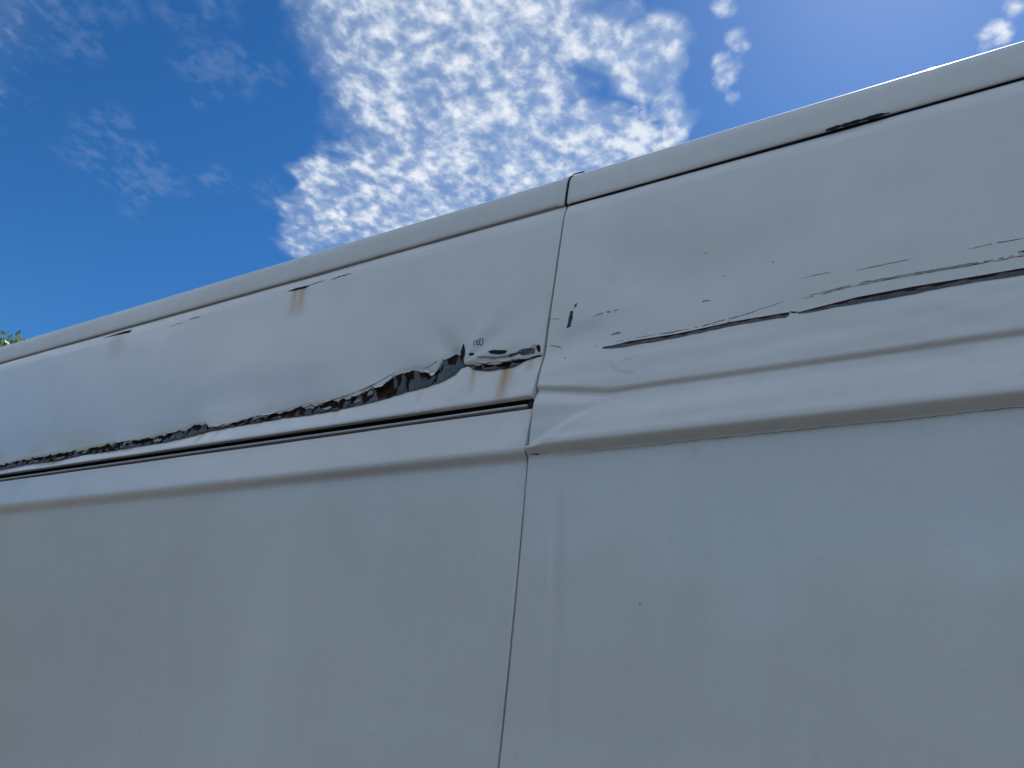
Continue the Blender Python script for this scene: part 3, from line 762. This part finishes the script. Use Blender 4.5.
for k_, (pts, w, m_, br) in enumerate(((LN_A, .0010, 'scratch_dark', .08), (LN_A2, .0020, 'scratch_grey', .15), (LN_B, .0009, 'scratch_dark', .1), (LN_C, .0009, 'scratch_grey', .25), (LN_D, .0009, 'scratch_dark', .1),
                                       (LN_E, .0010, 'scratch_grey', .1), (LN_F, .0012, 'scratch_grey', .05), (LN_G, .0020, 'scratch_dark', 0), (LN_H, .0026, 'scratch_grey', .2), (LN_I, .004, 'scratch_grey', 0), (LN_J, .0010, 'scratch_dark', .1),
                                       (LN_K, .0013, 'scratch_dark', .1), (LN_L, .0009, 'scratch_dark', .3), (LN_M, .003, 'scratch_dark', 0), (UNDER, .0011, 'scratch_grey', .0), (JOIN, .003, 'dark_rust', 0))):
    ribbon('scratch', [p for p in pts if p[0] < .6], o_right, m_, door, w, seed=100 + k_, breaks=br)
decal('paint_chip', CHIP_V, o_right, 'scratch_dark', door, .0007, .0008, 11)
decal('paint_chip', CHIP_W, o_right, 'scratch_dark', door, .0007, .0004, 12)
decal('paint_chip', CHIP_X, o_right, 'black_gap', door, .0012, .0003, 13)
for k_, (dx_, dz_) in enumerate(DOTS):
    r_ = .0013
    decal('paint_chip', [(dx_ + r_ * math.cos(a), dz_ + r_ * math.sin(a)) for a in (0, 1.2, 2.4, 3.6, 4.9)], o_right, 'scratch_dark', door, .0005, .0004, 14 + k_)

# ---- the rest of the van
def build_rest():
    YF = 2 * YC - BASE_Z
    # roof, crowned and ribbed
    xs = np.linspace(VX0 + .02, 1.02, 60); ys = np.linspace(BASE_Z + .058, YF - .058, 41)
    X, Y = np.meshgrid(xs, ys)
    c = 1 - ((Y - YC) / (YC - BASE_Z - .05)) ** 2
    Z = 2.6025 + .045 * np.clip(c, 0, 1) ** .8 + .006 * np.clip(np.sin((Y - YC) * 18), 0, 1) * (np.abs(Y - YC) < .75)
    i = np.arange(X.size).reshape(X.shape)
    F = np.stack([i[:-1, :-1], i[:-1, 1:], i[1:, 1:], i[1:, :-1]], -1).reshape(-1, 4)
    mesh_obj('roof', np.stack([X.ravel(), Y.ravel(), Z.ravel()], 1), F, PLAIN, van, sharp=60)
    # far side: one skin with the same ribs
    xs = np.linspace(VX0 + .06, .78, 120)
    prof = LOWER + [(1.878, .030), (1.893, .046), (1.975, .038), (2.0, .046), (2.1, .029), (2.3, .026), (2.45, .023), (2.476, .013), (2.482, .0166), (2.5426, .0166), (2.572, .009), (2.585, -.001), (2.5945, -.013), (2.603, -.06)]
    zs = np.array([p[0] for p in prof]); oo = np.array([p[1] for p in prof])
    X, Z = np.meshgrid(xs, zs); Y = YF + np.repeat(oo[:, None], len(xs), 1)
    i = np.arange(X.size).reshape(X.shape)
    F = np.stack([i[:-1, :-1], i[1:, :-1], i[1:, 1:], i[:-1, 1:]], -1).reshape(-1, 4)
    ce = np.stack([X.ravel(), Y.ravel(), Z.ravel()], 1)
    cen = ce[F].mean(1)
    F = F[~((np.hypot(cen[:, 0] - REAR_WHEEL, cen[:, 2] - WR) < .44) | (cen[:, 2] < .42))]
    mesh_obj('far_side_panel', ce, F, PLAIN, van)
    # sills and floor
    box('floor_pan', VX0 + .1, 2.3, BASE_Z + .06, YF - .06, .40, .52, 'grey_plastic', van, .01)
    box('sill', REAR_WHEEL + .46, FRONT_WHEEL - .46, BASE_Z - .012, BASE_Z + .05, .33, .425, 'grey_plastic', van, .012)
    box('sill', REAR_WHEEL + .46, FRONT_WHEEL - .46, YF - .05, YF + .012, .33, .425, 'grey_plastic', van, .012)
    # rear: two doors with windows, hinges, handle
    xr0 = VX0
    for s, nm in ((-1, 'rear_door'), (1, 'rear_door')):
        y0, y1 = (BASE_Z + .05, YC - .004) if s < 0 else (YC + .004, YF - .05)
        d = box(nm, xr0, xr0 + .075, y0, y1, .50, 2.50, PLAIN, van, .03)
        box('window', xr0 - .004, xr0 + .01, y0 + .12, y1 - .10, 1.42, 2.0, 'glass', d, .004)
        hy = y1 - .02 if s > 0 else y0 + .02
        for hz in (.75, 1.2, 2.2): box('hinge', xr0 - .012, xr0 + .03, hy - .03, hy + .03, hz - .03, hz + .03, PLAIN, d, .006)
        if s > 0: box('handle', xr0 - .02, xr0 + .005, YC + .05, YC + .10, 1.05, 1.22, 'grey_plastic', d, .008)
        ty = BASE_Z + .02 if s < 0 else YF - .02
        box('tail_light', xr0 - .008, xr0 + .06, ty - .045, ty + .045, .85, 1.32, 'lamp_red', van, .012)
    box('rear_pillar', xr0 + .012, xr0 + .10, BASE_Z - .002, BASE_Z + .045, .42, 2.585, PLAIN, van, .012)
    box('rear_pillar', xr0 + .012, xr0 + .10, YF - .045, YF + .002, .42, 2.585, PLAIN, van, .012)
    box('rear_header', xr0 + .01, xr0 + .09, BASE_Z + .05, YF - .05, 2.505, 2.60, PLAIN, van, .02)
    box('rear_bumper', xr0 - .09, xr0 + .09, BASE_Z - .01, YF + .01, .36, .495, 'grey_plastic', van, .03)
    box('number_plate', xr0 - .014, xr0 - .002, YC + .2, YC + .72, .62, .73, 'number_plate', van, .002)
    # cab: lofted nose, side doors, glass
    def loft(name, sts, m):
        rings = []
        for (x, hw, zb, zt, r) in sts:
            ring = []
            for (sx, sz) in ((-1, 0), (-1, 1), (1, 1), (1, 0)):
                cy, cz = YC + sx * hw, zt if sz else zb
                if sz:
                    for a in np.linspace(0, math.pi / 2, 5):
                        aa = a if sx < 0 else math.pi / 2 - a
                        ring.append((x, cy - sx * r + sx * r * math.cos(aa), cz - r + r * math.sin(aa)))
                else: ring.append((x, cy, cz))
            rings.append(ring)
        n = len(rings[0]); verts = [v for r in rings for v in r]
        F = [(a * n + b, a * n + (b + 1) % n, (a + 1) * n + (b + 1) % n, (a + 1) * n + b) for a in range(len(rings) - 1) for b in range(n)]
        F += [tuple(range(n))[::-1], tuple(range((len(rings) - 1) * n, len(rings) * n))]
        bm = bmesh.new(); vs = [bm.verts.new(v) for v in verts]
        for f in F: bm.faces.new([vs[q_] for q_ in f])
        return bm_obj(name, bm, m, van, sharp=40)
    hw = YC - BASE_Z
    loft('bonnet', [(1.60, hw - .02, .80, 1.44, .10), (1.9, hw - .03, .80, 1.30, .12), (2.2, hw - .06, .80, 1.19, .14), (2.42, hw - .12, .78, 1.06, .14), (2.52, hw - .18, .76, .95, .1)], PLAIN)
    loft('cab_roof', [(.79, hw - .01, 2.10, 2.60, .07), (1.0, hw - .02, 2.10, 2.585, .09), (1.15, hw - .06, 2.12, 2.45, .10), (1.24, hw - .10, 2.09, 2.28, .08)], PLAIN)
    loft('front_bumper', [(1.98 + .18, hw - .02, .30, .74, .05), (2.40, hw - .06, .28, .74, .06), (2.56, hw - .16, .28, .70, .06), (2.62, hw - .30, .32, .62, .05)], 'grey_plastic')
    box('grille', 2.46, 2.535, YC - .42, YC + .42, .77, .90, 'black_rubber', van, .015)
    for s in (-1, 1):
        yy = YC + s * (hw - .24)
        box('headlight', 2.30, 2.50, yy - .14, yy + .14, .80, 1.03, 'lamp_clear', van, .04)
        # wing round the front wheel
        ws = YC + s * (hw - .035)
        bm = bmesh.new()
        N = 20; ring = []
        for k in range(N + 1):
            a = math.pi * k / N
            ring.append((FRONT_WHEEL + .42 * math.cos(a), WR + .42 * math.sin(a)))
        outer = [(FRONT_WHEEL + .46, .40)] + [(2.18, .45), (2.18, 1.0), (1.95, 1.12), (1.6, 1.15), (1.29, 1.15), (1.26, .45), (FRONT_WHEEL - .46, .40)]
        for yq in (ws - .02, ws + .02):
            vo = [bm.verts.new((p[0], yq, p[1])) for p in outer]; vi = [bm.verts.new((p[0], yq, p[1])) for p in ring[::-1]]
            bm.faces.new(vo + vi)
        bmesh.ops.triangulate(bm, faces=bm.faces[:])
        bm_obj('front_wing', bm, PLAIN, van, smooth=False)
        y0, y1 = (BASE_Z - .004, BASE_Z + .05) if s < 0 else (YF - .05, YF + .004)
        dr = box('cab_door', .79, 1.245, y0, y1, .45, 1.44, PLAIN, van, .02)
        bm = bmesh.new()
        pts = [(.80, 1.45), (1.58, 1.45), (1.20, 2.10), (.80, 2.10)]
        va = [bm.verts.new((p[0], y0 + .012, p[1])) for p in pts]; vb = [bm.verts.new((p[0], y1 - .012, p[1])) for p in pts]
        bm.faces.new(va); bm.faces.new(vb)
        for k in range(4): bm.faces.new((va[k], va[(k + 1) % 4], vb[(k + 1) % 4], vb[k]))
        bm_obj('window', bm, 'glass', dr, smooth=False)
        hy = y0 - .015 if s < 0 else y1 + .015
        box('handle', .84, 1.0, hy - .015, hy + .015, 1.26, 1.31, 'grey_plastic', dr, .008)
        my = BASE_Z - .16 if s < 0 else YF + .16
        mr = box('mirror', 1.42, 1.54, my - .11, my + .11, 1.45, 1.80, 'grey_plastic', van, .035)
        box('mirror_arm', 1.46, 1.50, min(my, YC + s * hw), max(my, YC + s * hw), 1.47, 1.51, 'grey_plastic', mr, .008)
    # windscreen
    bm = bmesh.new()
    a0, a1, b0, b1 = hw - .06, hw - .12, (1.66, 1.40), (1.20, 2.14)
    fr = [bm.verts.new(p) for p in ((b0[0], YC - a0, b0[1]), (b0[0] + .06, YC, b0[1]), (b0[0], YC + a0, b0[1]), (b1[0], YC + a1, b1[1]), (b1[0] + .05, YC, b1[1]), (b1[0], YC - a1, b1[1]))]
    bk = [bm.verts.new(v.co + Vector((-.02, 0, -.015))) for v in fr]
    bm.faces.new((fr[0], fr[1], fr[4], fr[5])); bm.faces.new((fr[1], fr[2], fr[3], fr[4]))
    bm.faces.new((bk[0], bk[1], bk[4], bk[5])); bm.faces.new((bk[1], bk[2], bk[3], bk[4]))
    for k in range(6): bm.faces.new((fr[k], fr[(k + 1) % 6], bk[(k + 1) % 6], bk[k]))
    bm_obj('windscreen', bm, 'glass', van, smooth=False)
    box('cab_floor', .80, 1.62, BASE_Z + .06, YF - .06, .52, 1.40, 'black_gap', van, .01)
    # wheels
    def lathe(prof, cx, cy, cz, n=40):
        bm = bmesh.new(); rings = []
        for k in range(n):
            a = 2 * math.pi * k / n
            rings.append([bm.verts.new((cx + r * math.cos(a), cy + y, cz + r * math.sin(a))) for (r, y) in prof])
        for k in range(n):
            A, B = rings[k], rings[(k + 1) % n]
            for j in range(len(prof) - 1): bm.faces.new((A[j], A[j + 1], B[j + 1], B[j]))
        return bm
    for wx in (REAR_WHEEL, FRONT_WHEEL):
        for s in (-1, 1):
            cy = YC + s * (hw - .13)
            w = bm_obj('wheel', lathe([(.02, s * .05), (.10, s * .05), (.105, s * .02), (.16, s * .015), (.19, s * .06), (.20, s * .085), (.205, -s * .09), (.02, -s * .09)], wx, cy, WR), 'steel', van)
            bm_obj('tyre', lathe([(.205, -.09), (.26, -.108), (.32, -.105), (.340, -.085), (.345, -.05), (.345, .05), (.340, .085), (.32, .105), (.26, .108), (.205, .09), (.205, -.09)], wx, cy, WR), 'black_rubber', w)
            for k in range(6):
                a = k * math.pi / 3
                bx_, bz_ = wx + .07 * math.cos(a), WR + .07 * math.sin(a)
                box('wheel_nut', bx_ - .01, bx_ + .01, cy + s * .05 - .01, cy + s * .05 + .012, bz_ - .01, bz_ + .01, 'steel', w, .003)
        box('axle', wx - .04, wx + .04, BASE_Z + .22, YF - .22, WR - .04, WR + .04, 'black_rubber', van, .01)
build_rest()

# ------------------------------------------------------------------ trees
def tree_meshes(seed, H, rad, nclump, nleaf, leaf, crown_z, squash=1.0):
    rs = np.random.RandomState(seed)
    # clumps spread through an uneven crown
    cl = []
    while len(cl) < nclump:
        p = rs.uniform(-1, 1, 3)
        r = np.linalg.norm(p)
        if r > 1 or r < .25: continue
        lump = .75 + .35 * math.sin(3 * math.atan2(p[1], p[0]) + seed) * (1 - abs(p[2]))
        cl.append((p[0] * rad * lump, p[1] * rad * lump, max(.30 * rad, crown_z + p[2] * (H - crown_z) * squash)))
    cl = np.array(cl)
    cs = rs.uniform(.16, .34, nclump) * rad
    idx = rs.randint(0, nclump, nleaf)
    u = rs.normal(size=(nleaf, 3)); u /= np.linalg.norm(u, axis=1)[:, None]
    c = cl[idx] + u * (cs[idx] * rs.rand(nleaf) ** .4)[:, None]
    a = rs.normal(size=(nleaf, 3)); a /= np.linalg.norm(a, axis=1)[:, None]
    b = np.cross(a, rs.normal(size=(nleaf, 3))); b /= np.linalg.norm(b, axis=1)[:, None]
    s = leaf * rs.uniform(.6, 1.3, nleaf)[:, None]
    V = np.stack([c - a * s, c + b * s * .45, c + a * s, c - b * s * .45], 1).reshape(-1, 3)
    F = np.arange(nleaf * 4).reshape(-1, 4)
    # trunk and limbs
    tv, tf = [], []
    def limb(p0, p1, r0, r1, n=7, m=5):
        p0 = np.array(p0, float); p1 = np.array(p1, float)
        bend = rs.normal(size=3) * np.linalg.norm(p1 - p0) * .06; o0 = len(tv)
        for k in range(m + 1):
            t = k / m
            ctr = p0 + (p1 - p0) * t + bend * math.sin(math.pi * t); r = r0 + (r1 - r0) * t
            d = (p1 - p0) / np.linalg.norm(p1 - p0); e = np.cross(d, [.3, .9, .2]); e /= np.linalg.norm(e); f = np.cross(d, e)
            for j in range(n):
                an = 2 * math.pi * j / n; tv.append(tuple(ctr + r * (e * math.cos(an) + f * math.sin(an))))
        for k in range(m):
            for j in range(n): tf.append((o0 + k * n + j, o0 + k * n + (j + 1) % n, o0 + (k + 1) * n + (j + 1) % n, o0 + (k + 1) * n + j))
    top = (rs.uniform(-.2, .2), rs.uniform(-.2, .2), H * .75)
    limb((0, 0, -.05), top, H * .028, H * .008, 9, 8)
    for k in range(min(16, nclump)):
        q_ = cl[k]; t = min(.95, max(.3, (q_[2] - .15 * H) / (H * .75)))
        st = np.array([0, 0, -.05]) + (np.array(top) - np.array([0, 0, -.05])) * t * .8
        limb(st, q_, H * .012 * (1.2 - t), H * .003, 6, 4)
    return (V, F), (np.array(tv), tf)

def tree(name, label, loc, seed, H, rad, nclump, nleaf, leaf, crown_z, lm, group=None, squash=1.0):
    t = thing(name, label, 'tree', loc, group)
    (V, F), (tv, tf) = tree_meshes(seed, H, rad, nclump, nleaf, leaf, crown_z, squash)
    L = np.array(loc)
    mesh_obj('crown', V + L, F, lm, t, smooth=False)
    mesh_obj('trunk', tv + L, tf, 'bark', t, sharp=None)
    return t

tree('leafy_tree', 'green treetop showing above the van roof at the far left', (-13.45, 4.5, 0), 3, 6.62, 1.8, 80, 20000, .07, 4.9, 'pale_leaves')
spec = [  # trees facing the van, behind the photographer, mirrored in its lower panels
    ('tall bushy tree mirrored dark in the lower panel at far left', (-19.5, -7.5, 0), 5, 6.6, 2.6, 60, 6500, .17, 3.4),
    ('thick low bush tree filling the foot of the tallest mirrored one', (-16.2, -7.0, 0), 21, 4.0, 2.3, 60, 7000, .17, 2.0),
    ('narrow tree mirrored just right of the tallest one', (-17.6, -10.2, 0), 15, 5.4, 2.2, 60, 6500, .16, 2.7),
    ('rounded tree mirrored faintly left of the door seam', (-14.6, -12.0, 0), 6, 5.0, 2.6, 60, 6500, .16, 2.6),
    ('broad low tree mirrored beside the door seam', (-11.0, -14.0, 0), 7, 4.5, 2.9, 60, 6500, .16, 2.3),
    ('spreading tree mirrored low in the sliding door', (-7.2, -15.5, 0), 8, 4.0, 2.8, 60, 6500, .16, 2.0),
    ('rounded bush tree mirrored at the bottom of the sliding door', (-3.4, -15.5, 0), 9, 3.5, 2.3, 55, 6000, .15, 1.8),
    ('small tree mirrored at the bottom right of the door', (.4, -16.0, 0), 10, 3.1, 2.3, 55, 6000, .15, 1.6),
    ('shaggy tree in the gap behind the tallest mirrored tree', (-24.5, -9.5, 0), 16, 6.8, 3.0, 60, 6500, .18, 3.2),
    ('dark low tree filling the gap left of the rounded one', (-20.5, -14.5, 0), 17, 6.0, 3.2, 60, 6500, .18, 2.8),
    ('low wide tree behind the broad mirrored one', (-14.5, -18.5, 0), 18, 5.4, 3.4, 60, 6500, .18, 2.5),
    ('low wide tree behind the spreading mirrored one', (-9.0, -20.5, 0), 19, 4.7, 3.4, 60, 6500, .18, 2.2),
    ('low wide tree between the two mirrored bush trees', (-2.0, -20.5, 0), 20, 4.0, 3.4, 60, 6500, .18, 1.9),
    ('bushy tree standing opposite the van cab', (4.4, -15.5, 0), 11, 4.0, 2.7, 55, 6000, .16, 2.2)]
for lab, loc, sd, H, rad, nc, nl, lf, cz in spec:
    tree('leafy_tree', lab, loc, sd, H * 1.2, rad * 1.1, nc, nl, lf, cz, 'leaves', 'trees facing the van', .95)
